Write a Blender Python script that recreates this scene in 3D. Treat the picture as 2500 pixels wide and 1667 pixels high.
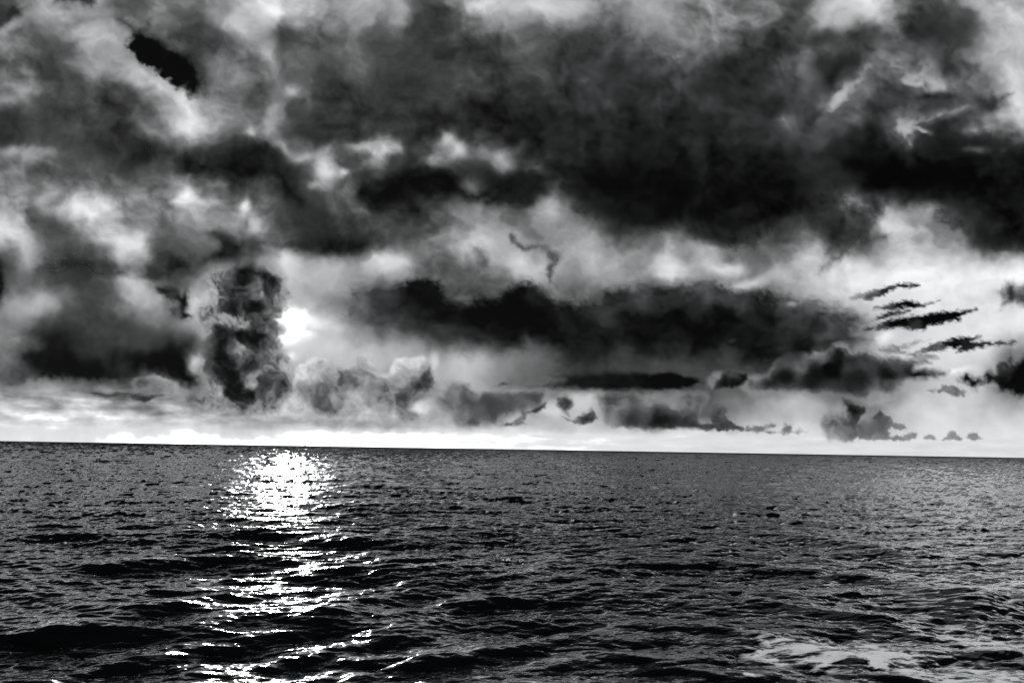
import bpy, math, random, time
import numpy as np
T0 = time.time()
for o in list(bpy.data.objects): bpy.data.objects.remove(o, do_unlink=True)
scene = bpy.context.scene
COL = scene.collection
# ---------------------------------------------------------------- camera
CAM_H = 13.0
F = 26.0/36.0*2500.0                       # focal length in photograph pixels
PITCH = math.atan(262.5/F); ROLL = math.radians(0.94)
fw = np.array([0, math.cos(PITCH), math.sin(PITCH)])
r0 = np.array([1.0, 0, 0]); u0 = np.array([0, -math.sin(PITCH), math.cos(PITCH)])
RT = r0*math.cos(ROLL)+u0*math.sin(ROLL); UP = -r0*math.sin(ROLL)+u0*math.cos(ROLL)
from mathutils import Matrix, Vector
cd = bpy.data.cameras.new('camera'); cam = bpy.data.objects.new('camera', cd); COL.objects.link(cam)
cd.sensor_width = 36; cd.lens = 26; cd.clip_start = .5; cd.clip_end = 200000
M = Matrix(((RT[0], UP[0], -fw[0], 0), (RT[1], UP[1], -fw[1], 0), (RT[2], UP[2], -fw[2], CAM_H), (0, 0, 0, 1)))
cam.matrix_world = M
scene.camera = cam
def direction(px, py):                     # sky direction of a point of the photograph
    a = (px-1250)/F; b = (833.5-py)/F
    d = fw[None]+a[:, None]*RT[None]+b[:, None]*UP[None]
    return d/np.linalg.norm(d, axis=1, keepdims=True)
# ---------------------------------------------------------------- world, sun, exposure
SUN = direction(np.array([722.]), np.array([790.]))[0]
sun_el = math.asin(SUN[2]); sun_az = math.atan2(SUN[0], SUN[1])
w = bpy.data.worlds.new('World'); scene.world = w; w.use_nodes = True
nt = w.node_tree; nt.nodes.clear()
def N(nt, t, **k):
    n = nt.nodes.new(t)
    for a, b in k.items():
        if a[0] == '_': n.inputs[int(a[1:])].default_value = b
        else: setattr(n, a, b)
    return n
def math_node(nt, op, a, b=None, clamp=False):
    n = nt.nodes.new('ShaderNodeMath'); n.operation = op; n.use_clamp = clamp
    for i, v in enumerate((a, b)):
        if v is None: continue
        if isinstance(v, (int, float)): n.inputs[i].default_value = v
        else: nt.links.new(v, n.inputs[i])
    return n.outputs[0]
sky = N(nt, 'ShaderNodeTexSky', sky_type='NISHITA', sun_disc=False, sun_elevation=sun_el, sun_rotation=sun_az, air_density=1.0, dust_density=1.6, ozone_density=1.0, altitude=10)
bw = N(nt, 'ShaderNodeRGBToBW'); nt.links.new(sky.outputs[0], bw.inputs[0])
WORLD_STRENGTH = 0.1
# broken cloud over the parts of the sky outside the picture, brightened to the right to light the sea there
tc = N(nt, 'ShaderNodeTexCoord'); sep = N(nt, 'ShaderNodeSeparateXYZ'); nt.links.new(tc.outputs['Generated'], sep.inputs[0])
zz = math_node(nt, 'ADD', math_node(nt, 'MAXIMUM', sep.outputs[2], 0.0), .12)
cmb = N(nt, 'ShaderNodeCombineXYZ'); nt.links.new(math_node(nt, 'DIVIDE', sep.outputs[0], zz), cmb.inputs[0]); nt.links.new(math_node(nt, 'DIVIDE', sep.outputs[1], zz), cmb.inputs[1])
nz = N(nt, 'ShaderNodeTexNoise'); nz.inputs['Scale'].default_value = 1.1; nz.inputs['Detail'].default_value = 7; nz.inputs['Roughness'].default_value = .55; nz.inputs['Distortion'].default_value = .3
nt.links.new(cmb.outputs[0], nz.inputs['Vector'])
mr = N(nt, 'ShaderNodeMapRange', interpolation_type='SMOOTHSTEP'); mr.inputs[1].default_value = .36; mr.inputs[2].default_value = .62; mr.inputs[3].default_value = .02; mr.inputs[4].default_value = 1.0
nt.links.new(math_node(nt, 'ADD', nz.outputs[0], math_node(nt, 'MULTIPLY', sep.outputs[0], .17)), mr.inputs[0])
high = N(nt, 'ShaderNodeMapRange', interpolation_type='SMOOTHSTEP'); high.inputs[1].default_value = .16; high.inputs[2].default_value = .34
nt.links.new(sep.outputs[2], high.inputs[0])
mx = N(nt, 'ShaderNodeMix', data_type='FLOAT'); nt.links.new(high.outputs[0], mx.inputs[0]); nt.links.new(math_node(nt, 'MULTIPLY', bw.outputs[0], WORLD_STRENGTH), mx.inputs[2]); nt.links.new(mr.outputs[0], mx.inputs[3])
bg = N(nt, 'ShaderNodeBackground'); bg.inputs[1].default_value = 1.0
tint = N(nt, 'ShaderNodeVectorMath', operation='SCALE'); tint.inputs[0].default_value = (.975, .99, 1.0); nt.links.new(mx.outputs[0], tint.inputs['Scale'])
nt.links.new(tint.outputs[0], bg.inputs[0])
out = N(nt, 'ShaderNodeOutputWorld'); nt.links.new(bg.outputs[0], out.inputs[0])
sl = bpy.data.lights.new('sun', 'SUN'); sl.energy = 2.5; sl.angle = math.radians(1.0); sl.color = (1, .99, .97)
so = bpy.data.objects.new('sun', sl); COL.objects.link(so)
so.rotation_euler = Vector(-SUN).to_track_quat('-Z', 'Y').to_euler()
so.location = (0, 0, 60)
vs = scene.view_settings; vs.view_transform = 'Standard'; vs.look = 'None'; vs.exposure = 0; vs.gamma = 1; vs.use_curve_mapping = False
scene.render.engine = 'CYCLES'
cy = scene.cycles; cy.transparent_max_bounces = 24; cy.max_bounces = 6; cy.diffuse_bounces = 2; cy.glossy_bounces = 3; cy.transmission_bounces = 3
cy.use_denoising = True; cy.denoiser = 'OPENIMAGEDENOISE'; cy.denoising_input_passes = 'RGB'; cy.sample_clamp_indirect = 6; cy.caustics_reflective = False; cy.caustics_refractive = False
def tag(o, label=None, cat=None, group=None, kind=None):
    if label: o['label'] = label
    if cat: o['category'] = cat
    if group: o['group'] = group
    if kind: o['kind'] = kind
def make_mesh(name, co, quads, mat, attrs={}, tris=None, normals=None):
    me = bpy.data.meshes.new(name)
    me.vertices.add(len(co)); me.vertices.foreach_set('co', np.ascontiguousarray(co, np.float32).ravel())
    q = np.ascontiguousarray(quads, np.int32)
    me.loops.add(q.size); me.loops.foreach_set('vertex_index', q.ravel())
    me.polygons.add(len(q)); me.polygons.foreach_set('loop_start', np.arange(0, q.size, 4, dtype=np.int32))
    me.update(calc_edges=True)
    me.polygons.foreach_set('use_smooth', np.ones(len(q), bool))
    for k, v in attrs.items():
        a = me.attributes.new(k, 'FLOAT', 'POINT'); a.data.foreach_set('value', np.ascontiguousarray(v, np.float32))
    if normals is not None: me.normals_split_custom_set_from_vertices(normals.astype(np.float32).tolist())
    me.materials.append(mat)
    o = bpy.data.objects.new(name, me); COL.objects.link(o)
    return o
CLOUDS = [
 dict(name='storm_cloud', label='vast dark storm cloud filling the upper right sky, blackest along its base', out=[(1150,330),(1250,300),(1320,230),(1310,120),(1380,60),(1500,50),(1620,80),(1700,120),(1790,90),(1900,60),(2000,80),(2130,100),(2170,20),(2300,-10),(2345,50),(2385,80),(2370,130),(2395,170),(2370,220),(2420,235),(2475,226),(2440,262),(2410,285),(2450,310),(2500,345),(2560,370),(2680,390),(2800,420),(2880,480),(2830,560),(2700,590),(2600,585),(2500,600),(2430,600),(2380,590),(2330,570),(2280,545),(2200,530),(2130,545),(2080,520),(2030,490),(1990,510),(1930,520),(1880,560),(1850,600),(1800,620),(1740,600),(1680,570),(1600,560),(1500,545),(1440,545),(1390,510),(1375,470),(1360,420),(1310,390),(1240,370),(1180,365)], tones=None, soft=46, dist=26, bump=20, warp=26, fray=5, sg=(0,1,90,26)),
 dict(name='storm_cloud', label='long dark cloud bank across mid sky above the pale cumulus', out=[(855,703),(905,692),(952,696),(988,685),(1034,674),(1070,685),(1091,703),(1105,731),(1130,735),(1173,721),(1213,721),(1230,699),(1263,685),(1295,680),(1320,692),(1334,714),(1363,731),(1391,728),(1420,735),(1459,728),(1477,710),(1513,703),(1566,696),(1620,692),(1668,699),(1704,685),(1739,678),(1775,692),(1818,706),(1868,706),(1918,714),(1972,731),(2025,742),(2079,753),(2114,767),(2129,789),(2097,806),(2125,824),(2132,839),(2114,846),(2072,856),(2025,881),(1918,917),(1829,917),(1775,906),(1739,910),(1704,917),(1668,921),(1668,903),(1638,906),(1548,906),(1459,906),(1388,917),(1363,903),(1359,878),(1298,867),(1227,864),(1155,867),(1113,856),(1066,831),(995,821),(923,810),(880,792),(845,774)], tones=[(870,731,0.45),(923,714,0.3),(952,753,0.22),(1030,710,0.14),(1013,760,0.14),(1084,774,0.12),(1155,760,0.1),(1227,760,0.09),(1245,714,0.12),(1298,710,0.22),(1280,774,0.08),(1370,760,0.2),(1334,803,0.12),(1405,781,0.18),(1477,760,0.28),(1495,721,0.25),(1566,721,0.38),(1620,746,0.25),(1638,781,0.1),(1548,792,0.15),(1584,828,0.12),(1477,831,0.18),(1370,831,0.15),(1405,864,0.2),(1388,892,0.25),(1513,874,0.3),(1602,881,0.35),(1620,839,0.2),(1263,828,0.15),(1155,821,0.2),(1084,810,0.3),(995,792,0.3),(923,781,0.35),(977,810,0.5),(1155,853,0.45),(1298,856,0.42),(1722,696,0.42),(1811,721,0.35),(1704,746,0.28),(1864,717,0.2),(1918,739,0.38),(1989,746,0.45),(2061,760,0.3),(1882,767,0.15),(1775,781,0.13),(1704,792,0.1),(1989,789,0.22),(2097,781,0.4),(2025,803,0.32),(1722,828,0.12),(1811,810,0.18),(1918,817,0.25),(1847,864,0.15),(2097,824,0.2),(1704,881,0.3),(1775,874,0.28),(1972,856,0.15),(1675,899,0.35)], soft=19, holes=[(1789,830,13,4),(1932,745,16,8),(1960,700,60,12)], dist=34, eps=26, det=0.7, seed=2, bump=12, sg=(0,1,14,40), warp=14, tw=1.4, ds=60, lift=-0.02, gain=1.15, st=1.7),
 dict(name='storm_cloud', label='broad dark cloud with flat black underside, left of the tall tower cloud', out=[(18,817),(71,806),(107,796),(161,792),(214,803),(286,810),(357,810),(429,803),(475,821),(489,846),(479,864),(464,874),(464,903),(486,917),(486,939),(461,946),(439,931),(411,921),(379,912),(350,910),(314,928),(293,939),(250,935),(196,935),(161,924),(118,931),(82,928),(54,939),(21,939),(0,931),(-57,917),(-57,853),(36,842),(86,835),(54,822)], tones=[(36,815,0.2),(125,810,0.15),(196,810,0.25),(107,839,0.2),(89,881,0.17),(143,864,0.17),(161,899,0.05),(232,910,0.1),(125,910,0.1),(250,846,0.35),(214,864,0.28),(321,831,0.35),(357,824,0.42),(286,874,0.2),(339,889,0.12),(393,874,0.1),(411,903,0.05),(446,853,0.2),(446,881,0.12),(464,931,0.12),(214,917,0.12),(279,928,0.18),(18,881,0.5),(36,917,0.35),(71,931,0.4),(443,821,0.28),(393,839,0.3),(304,906,0.25),(-36,881,0.5)], soft=11, dist=33, eps=26, det=0.7, seed=5, bump=8, sg=(0,1,34,9), warp=10, tw=0.7, lift=-0.01, gain=1.25),
 dict(name='cumulus_cloud', label='heaped pale cumulus right of the tall tower cloud, standing on the bright horizon band', out=[(579,1022),(679,996),(707,964),(714,935),(714,910),(732,889),(761,874),(793,871),(814,889),(834,899),(852,889),(877,867),(909,864),(905,881),(923,903),(941,914),(966,874),(995,871),(1030,867),(1052,878),(1063,917),(1064,960),(1027,964),(1009,985),(1005,1006),(1020,1024),(1055,1039),(941,1035),(834,1028),(786,1022),(679,1022)], tones=[(848,931,0.35),(880,914,0.5),(905,892,0.55),(855,910,0.45),(923,953,0.42),(959,935,0.5),(1005,906,0.55),(1045,939,0.28),(1048,949,0.25),(995,971,0.35),(984,989,0.38),(941,989,0.5),(870,971,0.6),(852,999,0.55),(959,1021,0.6),(888,1021,0.62),(1002,881,0.68),(952,899,0.7),(768,892,0.62),(732,917,0.65),(804,917,0.5),(786,964,0.35),(796,985,0.32),(750,960,0.45),(714,989,0.65),(750,1006,0.65),(821,971,0.5),(696,1014,0.68)], soft=7, dist=36, eps=20, det=1.3, seed=8, bump=4, warp=5, ws=30, sg=(0,1,5,15), rim=0.4, tw=0.8, lift=0.03, gain=1.7, ds=30),
 dict(name='cumulus_cloud', label='grey cumulus mass low in the middle of the sky, under the long dark bank', out=[(1002,1006),(1009,985),(1020,971),(1045,964),(1077,960),(1084,935),(1105,924),(1138,935),(1173,953),(1209,949),(1280,946),(1334,949),(1341,967),(1327,992),(1313,1006),(1263,1010),(1223,1021),(1213,1039),(1173,1046),(1120,1049),(1066,1035),(1027,1021)], tones=[(1034,981,0.6),(1055,1006,0.62),(1020,996,0.8),(1084,978,0.42),(1138,981,0.35),(1191,989,0.33),(1227,981,0.35),(1298,967,0.35),(1173,1017,0.4),(1120,1021,0.5),(1084,1031,0.62),(1155,956,0.45),(1091,939,0.5),(1263,956,0.45),(1316,989,0.4)], soft=9, dist=35, eps=20, det=0.8, seed=9, bump=4, warp=6, ws=34, sg=(0,1,8,14), rim=0.3, lift=0.0, gain=1.6),
 dict(name='cumulus_cloud', label='grey flat-based cumulus beneath the thin black cloud bar, right of the middle', out=[(1448,971),(1477,956),(1548,956),(1620,953),(1668,951),(1704,949),(1732,956),(1729,978),(1711,1006),(1707,1024),(1732,1035),(1704,1049),(1668,1049),(1668,1048),(1584,1049),(1513,1046),(1477,1039),(1466,1017),(1470,989)], tones=[(1513,989,0.45),(1584,981,0.5),(1638,971,0.5),(1548,1024,0.3),(1495,1024,0.45),(1620,1024,0.2),(1663,1039,0.2),(1495,960,0.25),(1689,981,0.4),(1689,1031,0.25),(1689,1003,0.5)], soft=7, dist=34.5, eps=20, det=0.7, seed=12, bump=4, warp=6, ws=34, sg=(0,1,14,6), rim=0.2, gain=1.4),
 dict(name='cumulus_cloud', label='tall lumpy tower cloud on the left beside the white gap', out=[(475,789),(473,721),(486,692),(514,656),(557,642),(607,639),(643,656),(671,671),(682,685),(696,703),(707,721),(704,739),(700,760),(686,774),(671,778),(679,789),(700,799),(704,806),(689,817),(682,831),(686,856),(671,860),(700,871),(711,889),(718,910),(711,924),(714,939),(704,964),(689,985),(679,1003),(607,1017),(536,1014),(482,1006),(429,996),(457,960),(486,946),(493,917),(468,910),(464,881),(489,867),(500,846),(500,821),(475,810)], tones=[(500,681,0.6),(518,721,0.65),(479,731,0.75),(557,678,0.45),(546,710,0.35),(600,671,0.12),(643,667,0.12),(671,689,0.1),(657,710,0.22),(614,696,0.5),(607,685,0.3),(629,721,0.55),(600,717,0.3),(586,703,0.2),(571,746,0.15),(625,749,0.1),(661,746,0.3),(693,731,0.5),(686,760,0.55),(554,774,0.6),(500,774,0.5),(589,789,0.55),(636,774,0.3),(661,781,0.25),(500,810,0.6),(536,824,0.15),(589,824,0.1),(625,824,0.12),(507,846,0.12),(536,864,0.1),(500,856,0.1),(579,853,0.6),(589,871,0.45),(643,839,0.3),(671,846,0.4),(661,810,0.4),(696,803,0.55),(518,899,0.3),(482,889,0.75),(500,924,0.5),(546,899,0.13),(571,917,0.1),(600,896,0.2),(625,896,0.25),(643,881,0.4),(661,899,0.5),(614,921,0.55),(621,935,0.65),(589,939,0.08),(571,960,0.13),(607,971,0.15),(643,946,0.2),(671,917,0.35),(693,931,0.25),(696,899,0.65),(679,960,0.4),(650,974,0.45),(529,960,0.62),(500,971,0.55),(482,978,0.45),(554,989,0.5),(625,999,0.55),(679,989,0.5),(446,989,0.6)], soft=5, dist=31, eps=10, det=1.5, seed=14, bump=5, warp=7, ws=26, bs=18, tw=1.1, ds=24, sg=(1,0,42,4), rim=0.22, grow=3, gain=1.2, lift=0.02),
 dict(name='cumulus_cloud', label='low grey cloud bank with knobbly bright rim below the left dark cloud', out=[(311,935),(332,921),(357,912),(379,912),(400,921),(421,931),(446,946),(468,956),(443,974),(375,974),(321,956)], tones=[(339,928,0.4),(379,917,0.5),(411,931,0.62),(439,946,0.62),(393,942,0.48),(339,946,0.45),(411,960,0.6)], soft=4, dist=30, eps=16, det=0.8, seed=16, bump=4, warp=9, bs=14, rim=0.2, sg=(0,1,4,16), tw=0.6),
 dict(name='cloud_wisp', label='thin dark grey strip of cloud low on the left above the bright horizon', out=[(211,958),(229,953),(250,955),(286,956),(321,960),(364,964),(418,962),(386,971),(350,985),(314,974),(271,971),(229,967)], tones=[(250,962,0.3),(321,967,0.38),(357,972,0.3),(393,965,0.4)], soft=5, dist=29, det=0.8, seed=17, bump=3, warp=5, st=2),
 dict(name='cumulus_cloud', label='cumulus head with bright domed top rising before the dark bank at right', out=[(1811,946),(1822,917),(1868,914),(1882,899),(1889,885),(1904,871),(1925,862),(1961,860),(1975,865),(1997,860),(2022,853),(2029,840),(2050,834),(2068,846),(2079,860),(2114,853),(2150,871),(2204,874),(2257,874),(2275,885),(2239,892),(2236,899),(2275,899),(2318,906),(2307,921),(2257,928),(2218,931),(2211,946),(2186,974),(2132,989),(2079,974),(2025,964),(1954,964),(1882,964),(1829,964)], tones=[(1918,874,0.55),(1904,889,0.35),(1961,874,0.55),(2007,871,0.5),(2050,838,0.6),(2050,860,0.2),(2047,881,0.15),(2025,903,0.08),(1989,910,0.15),(1954,896,0.45),(1918,917,0.15),(1972,921,0.2),(1882,939,0.2),(1847,931,0.4),(2079,892,0.25),(2114,881,0.28),(2186,881,0.3),(2239,881,0.35),(2168,914,0.15),(2239,910,0.1),(2293,910,0.3),(2097,924,0.2),(2025,946,0.25),(1936,953,0.4),(2168,939,0.35),(2197,949,0.5),(2150,974,0.6),(1882,960,0.45)], soft=4, dist=32, eps=13, det=0.7, seed=18, bump=4, warp=3, ws=26, bs=15, tw=0.4, sg=(0,1,3,20), rim=0.4, grow=3, gain=1.25),
 dict(name='cloud_bar', label='thin black bar of cloud lying level under the long dark bank', out=[(1273,940),(1334,933),(1377,928),(1341,917),(1391,912),(1477,906),(1584,910),(1638,906),(1668,917),(1689,921),(1714,924),(1711,935),(1689,948),(1668,946),(1668,951),(1620,951),(1548,953),(1477,956),(1405,955),(1352,953),(1298,946)], tones=[(1298,940,0.3),(1370,939,0.15),(1441,935,0.13),(1620,928,0.06),(1530,939,0.1)], soft=6, dist=30, det=0.4, seed=19, bump=3, warp=6, st=2, sg=(1,0,14,5), tw=0.5),
 dict(name='cloud_scrap', label='knobbly grey cloud scrap at the right end of the thin black cloud bar', out=[(1700,948),(1714,931),(1732,917),(1739,905),(1754,901),(1772,910),(1775,903),(1800,908),(1822,910),(1829,924),(1818,942),(1789,949),(1757,946),(1739,953)], tones=[(1747,910,0.55),(1736,931,0.5),(1722,939,0.35),(1761,935,0.2),(1789,917,0.4),(1800,939,0.12),(1822,928,0.15),(1775,944,0.15)], soft=5, dist=29, eps=10, seed=20, bump=3, warp=4),
 dict(name='cumulus_cloud', label='ragged grey cumulus on the horizon at the right, left half darker at its tip', out=[(2004,1031),(2011,1014),(2029,1003),(2054,1006),(2068,1017),(2064,996),(2054,971),(2072,978),(2086,989),(2107,994),(2114,1003),(2100,1017),(2097,1031),(2093,1060),(2079,1078),(2025,1074),(2011,1060)], tones=[(2089,1001,0.2),(2075,1024,0.35),(2043,1017,0.5),(2025,1028,0.45),(2054,1053,0.42),(2032,1067,0.55)], soft=6, dist=36, eps=14, seed=22, bump=4, warp=4, ws=24, sg=(1,0,12,4), rim=0.1, gain=1.4, grow=3),
 dict(name='cumulus_cloud', label='grey cauliflower cumulus sitting on the horizon at the right with a small dark peak', out=[(2091,1060),(2093,1035),(2102,1024),(2129,1017),(2141,1006),(2147,1000),(2154,1008),(2175,1014),(2182,1031),(2204,1031),(2213,1046),(2197,1053),(2175,1042),(2168,1051),(2179,1064),(2214,1060),(2225,1053),(2243,1056),(2239,1071),(2204,1076),(2150,1074),(2097,1074)], tones=[(2147,1003,0.22),(2132,1039,0.4),(2168,1024,0.38),(2200,1040,0.45),(2150,1067,0.45),(2225,1064,0.48)], soft=3, dist=37, eps=14, seed=23, bump=4, warp=4, ws=18, bs=12, det=0.6, rim=0.15, gain=1.2),
 dict(name='small_cumulus', label='small pale cumulus on the horizon, leftmost of the three little ones', out=[(2254,1074),(2257,1062),(2268,1059),(2279,1062),(2289,1074)], tones=[(2268,1066,0.62)], soft=3, dist=38, seed=25, bump=2.5, warp=2, ws=14, bs=9, group='small cumulus clouds on the horizon', det=0.6),
 dict(name='small_cumulus', label='small peaked cumulus on the horizon, middle of the three little ones at right', out=[(2300,1074),(2311,1064),(2320,1052),(2329,1049),(2336,1060),(2354,1069),(2347,1074)], tones=[(2320,1059,0.58)], soft=3, dist=38, seed=26, bump=2.5, warp=2, ws=14, bs=9, group='small cumulus clouds on the horizon', det=0.6),
 dict(name='small_cumulus', label='small round cumulus on the horizon, rightmost of the three little ones', out=[(2357,1071),(2368,1055),(2382,1054),(2391,1064),(2400,1071),(2379,1074)], tones=[(2382,1061,0.56)], soft=3, dist=38, seed=27, bump=2.5, warp=2, ws=14, bs=9, group='small cumulus clouds on the horizon', det=0.6),
 dict(name='cloud_scrap', label='dark knobbly little tower cloud with trailing foot, under the cumulus head', out=[(1736,1021),(1732,1006),(1747,989),(1761,990),(1775,1003),(1768,1017),(1786,1031),(1800,1042),(1818,1044),(1811,1049),(1757,1049),(1711,1048),(1707,1039),(1729,1035),(1743,1035)], tones=[(1750,999,0.35),(1761,1024,0.3),(1782,1042,0.3),(1732,1042,0.28)], soft=3, dist=33, seed=30, bump=4, warp=4, ws=16, bs=12, rim=0.1, grow=3),
 dict(name='cloud_scrap', label='faint grey row of puffs right of the little dark tower cloud', out=[(1811,1050),(1829,1039),(1868,1039),(1897,1033),(1897,1042),(1868,1048),(1900,1055),(1918,1035),(1932,1039),(1936,1053),(1950,1046),(1975,1051),(1968,1058),(1918,1060),(1868,1056),(1839,1056)], tones=[(1839,1049,0.4),(1879,1039,0.42),(1925,1046,0.5),(1961,1053,0.5)], soft=5, dist=33.5, seed=31, bump=4, warp=5, ws=18, op=0.8),
 dict(name='cloud_scrap', label='round dark puff hanging under the black cloud bar in the bright gap', out=[(1357,989),(1361,971),(1380,964),(1398,974),(1400,992),(1386,1003),(1391,1021),(1380,1010),(1370,1003)], tones=[(1380,985,0.25),(1366,978,0.38)], soft=6, dist=29, seed=33, bump=4, warp=3, ws=16, bs=12, rim=0.1),
 dict(name='cloud_scrap', label='dark ragged puff at the foot of the bright gap, right of the round one', out=[(1373,1017),(1391,1024),(1405,1022),(1420,1010),(1438,1003),(1445,990),(1452,1006),(1461,1021),(1445,1031),(1427,1040),(1405,1033),(1384,1026)], tones=[(1434,1017,0.3),(1405,1028,0.35),(1446,999,0.4)], soft=5, dist=29, seed=34, bump=4, warp=3, ws=16, bs=12, rim=0.1),
 dict(name='cloud_scrap', label='torn grey scrap trailing left of the bright gap under the cumulus mass', out=[(1220,1040),(1227,1033),(1245,1031),(1266,1021),(1272,1003),(1295,1003),(1316,989),(1334,978),(1334,996),(1313,1006),(1284,1010),(1280,1028),(1286,1037),(1255,1039)], tones=[(1245,1035,0.4),(1273,1017,0.42),(1320,992,0.35)], soft=4, dist=29.5, seed=35, bump=4, warp=4, ws=18, bs=12),
 dict(name='cloud_wisp', label='small dark wing-shaped wisp above the grey cumulus mass in the middle', out=[(1202,946),(1216,937),(1227,932),(1238,936),(1255,933),(1248,939),(1227,943),(1213,946)], tones=[(1227,938,0.32),(1209,944,0.45)], soft=3, dist=28, seed=36, bump=2, warp=2),
 dict(name='cloud_streak', label='thin tattered dark streak, topmost of the five slanting streaks at the right', out=[(2075,728),(2104,717),(2132,710),(2168,701),(2193,692),(2218,694),(2248,694),(2234,701),(2204,701),(2182,706),(2163,715),(2147,724),(2125,731),(2104,730)], tones=[(2222,698,0.08),(2168,706,0.15),(2125,721,0.4),(2097,724,0.6)], soft=5, dist=27, seed=40, bump=5, warp=5, ws=26, bs=16, st=2.2, fray=4, eps=12, grow=3.5, group='slanting dark cloud streaks at the right'),
 dict(name='cloud_streak', label='short dark lens-shaped streak, second from the top of the slanting streaks', out=[(2132,755),(2175,740),(2211,735),(2239,738),(2254,744),(2291,736),(2257,748),(2218,750),(2175,755)], tones=[(2222,742,0.06),(2168,751,0.3),(2139,755,0.5)], soft=5, dist=27, seed=41, bump=5, warp=5, ws=26, bs=16, st=2.2, fray=4, eps=12, grow=3.5, group='slanting dark cloud streaks at the right'),
 dict(name='cloud_streak', label='smallest grey streak, tucked just above the longest black one', out=[(2132,781),(2154,767),(2179,761),(2222,756),(2200,769),(2172,772),(2150,778)], tones=[(2168,767,0.2),(2197,765,0.35)], soft=5, dist=27, seed=42, bump=5, warp=5, ws=26, bs=16, st=2.2, fray=4, eps=12, grow=3.5, group='slanting dark cloud streaks at the right'),
 dict(name='cloud_streak', label='longest and blackest slanting streak of cloud at the right', out=[(2107,806),(2157,789),(2186,779),(2239,771),(2293,763),(2339,759),(2386,756),(2368,764),(2347,769),(2339,782),(2311,785),(2275,792),(2254,805),(2225,803),(2186,799),(2157,803)], tones=[(2204,789,0.04),(2275,778,0.02),(2329,771,0.06),(2143,799,0.3),(2239,801,0.2)], soft=5, dist=27, seed=43, bump=5, warp=5, ws=26, bs=16, st=2.2, fray=4, eps=12, grow=3.5, group='slanting dark cloud streaks at the right'),
 dict(name='cloud_streak', label='forked dark streak, lowest of the slanting streaks at the right', out=[(2239,860),(2282,839),(2311,830),(2357,823),(2395,824),(2368,833),(2404,837),(2486,834),(2454,840),(2400,846),(2364,856),(2336,858),(2347,846),(2311,851),(2282,856)], tones=[(2329,835,0.08),(2364,830,0.15),(2382,840,0.15),(2268,855,0.4),(2436,839,0.3)], soft=5, dist=27, seed=44, bump=5, warp=5, ws=26, bs=16, st=2.2, fray=4, eps=12, grow=3.5, group='slanting dark cloud streaks at the right'),
 dict(name='cloud_wisp', label='faint grey torn wisps between the lowest streak and the cumulus head', out=[(2136,856),(2168,846),(2204,839),(2247,831),(2275,830),(2239,846),(2204,853),(2225,860),(2275,864),(2297,874),(2257,878),(2204,867),(2161,864)], tones=[(2186,849,0.55),(2239,839,0.65),(2239,867,0.5),(2186,864,0.6)], soft=6, dist=28, seed=46, bump=7, warp=8, st=2, op=0.8),
 dict(name='cloud_scrap', label='ragged black scrap of cloud cut off by the right edge, above the streaks', out=[(2441,714),(2452,685),(2475,685),(2489,696),(2504,692),(2561,685),(2611,696),(2632,728),(2597,760),(2561,764),(2525,765),(2500,753),(2482,739),(2464,749),(2439,756),(2447,735)], tones=[(2464,717,0.05),(2457,746,0.1),(2493,714,0.45),(2497,739,0.15),(2525,721,0.2),(2475,692,0.1)], soft=14, dist=27, seed=48, bump=8, warp=8, ws=26, bs=18, fray=4, eps=10, op=0.93),
 dict(name='cloud_scrap', label='big black ragged cloud at the right edge, reaching left with a round black knob', out=[(2329,924),(2343,914),(2364,910),(2379,917),(2404,914),(2411,898),(2425,903),(2436,889),(2454,874),(2472,871),(2475,885),(2500,864),(2582,846),(2639,864),(2689,903),(2661,949),(2582,981),(2500,972),(2472,964),(2454,960),(2436,949),(2422,939),(2400,939),(2382,956),(2368,946),(2347,939)], tones=[(2364,928,0.02),(2489,917,0.02),(2418,926,0.12),(2411,908,0.4),(2454,881,0.25),(2389,948,0.3),(2454,939,0.08),(2525,917,0.02)], soft=10, dist=26, seed=50, bump=8, warp=10, ws=26, bs=20, fray=4, eps=12),
 dict(name='cloud_scrap', label='grey shredded scrap below the black cloud at the right edge', out=[(2261,953),(2275,946),(2289,944),(2282,956),(2300,939),(2329,942),(2364,956),(2357,971),(2325,967),(2304,958),(2275,958)], tones=[(2329,956,0.45),(2275,949,0.6),(2354,964,0.5)], soft=5, dist=28, seed=51, bump=6, warp=6, ws=20, bs=14),
 dict(name='cloud_scrap', label='jet black wedge of cloud near the top left with a sharp lower edge', out=[(316,111),(330,86),(364,77),(396,89),(421,98),(446,107),(475,107),(493,118),(504,143),(516,168),(512,193),(507,214),(496,232),(475,234),(461,229),(443,214),(421,204),(404,189),(379,171),(361,161),(346,143),(332,132)], tones=[(357,107,0.04),(429,154,0.03),(482,196,0.04),(446,114,0.14),(489,132,0.15)], soft=6, dist=22, seed=55, bump=6, warp=12, ws=30, bs=18, sg=(0.75,-0.65,6,55), det=1.2, grow=9),
 dict(name='cloud_scrap', label='soft dark grey cloud hugging the upper right of the jet black wedge', out=[(404,93),(421,71),(457,75),(500,64),(536,75),(557,93),(571,118),(550,139),(521,150),(500,143),(464,114)], tones=[(518,93,0.28),(464,93,0.22),(554,118,0.38),(500,121,0.2)], soft=30, dist=22.5, seed=56, bump=8, warp=10),
 dict(name='cloud_scrap', label='small dark smudge of cloud leading up left from the jet black wedge', out=[(275,39),(296,38),(321,54),(339,75),(357,68),(350,50),(368,46),(371,64),(357,82),(329,89),(311,71),(286,59)], tones=[(300,48,0.15),(332,75,0.2),(359,55,0.22)], soft=14, dist=22.3, seed=57, bump=6, warp=5),
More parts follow.
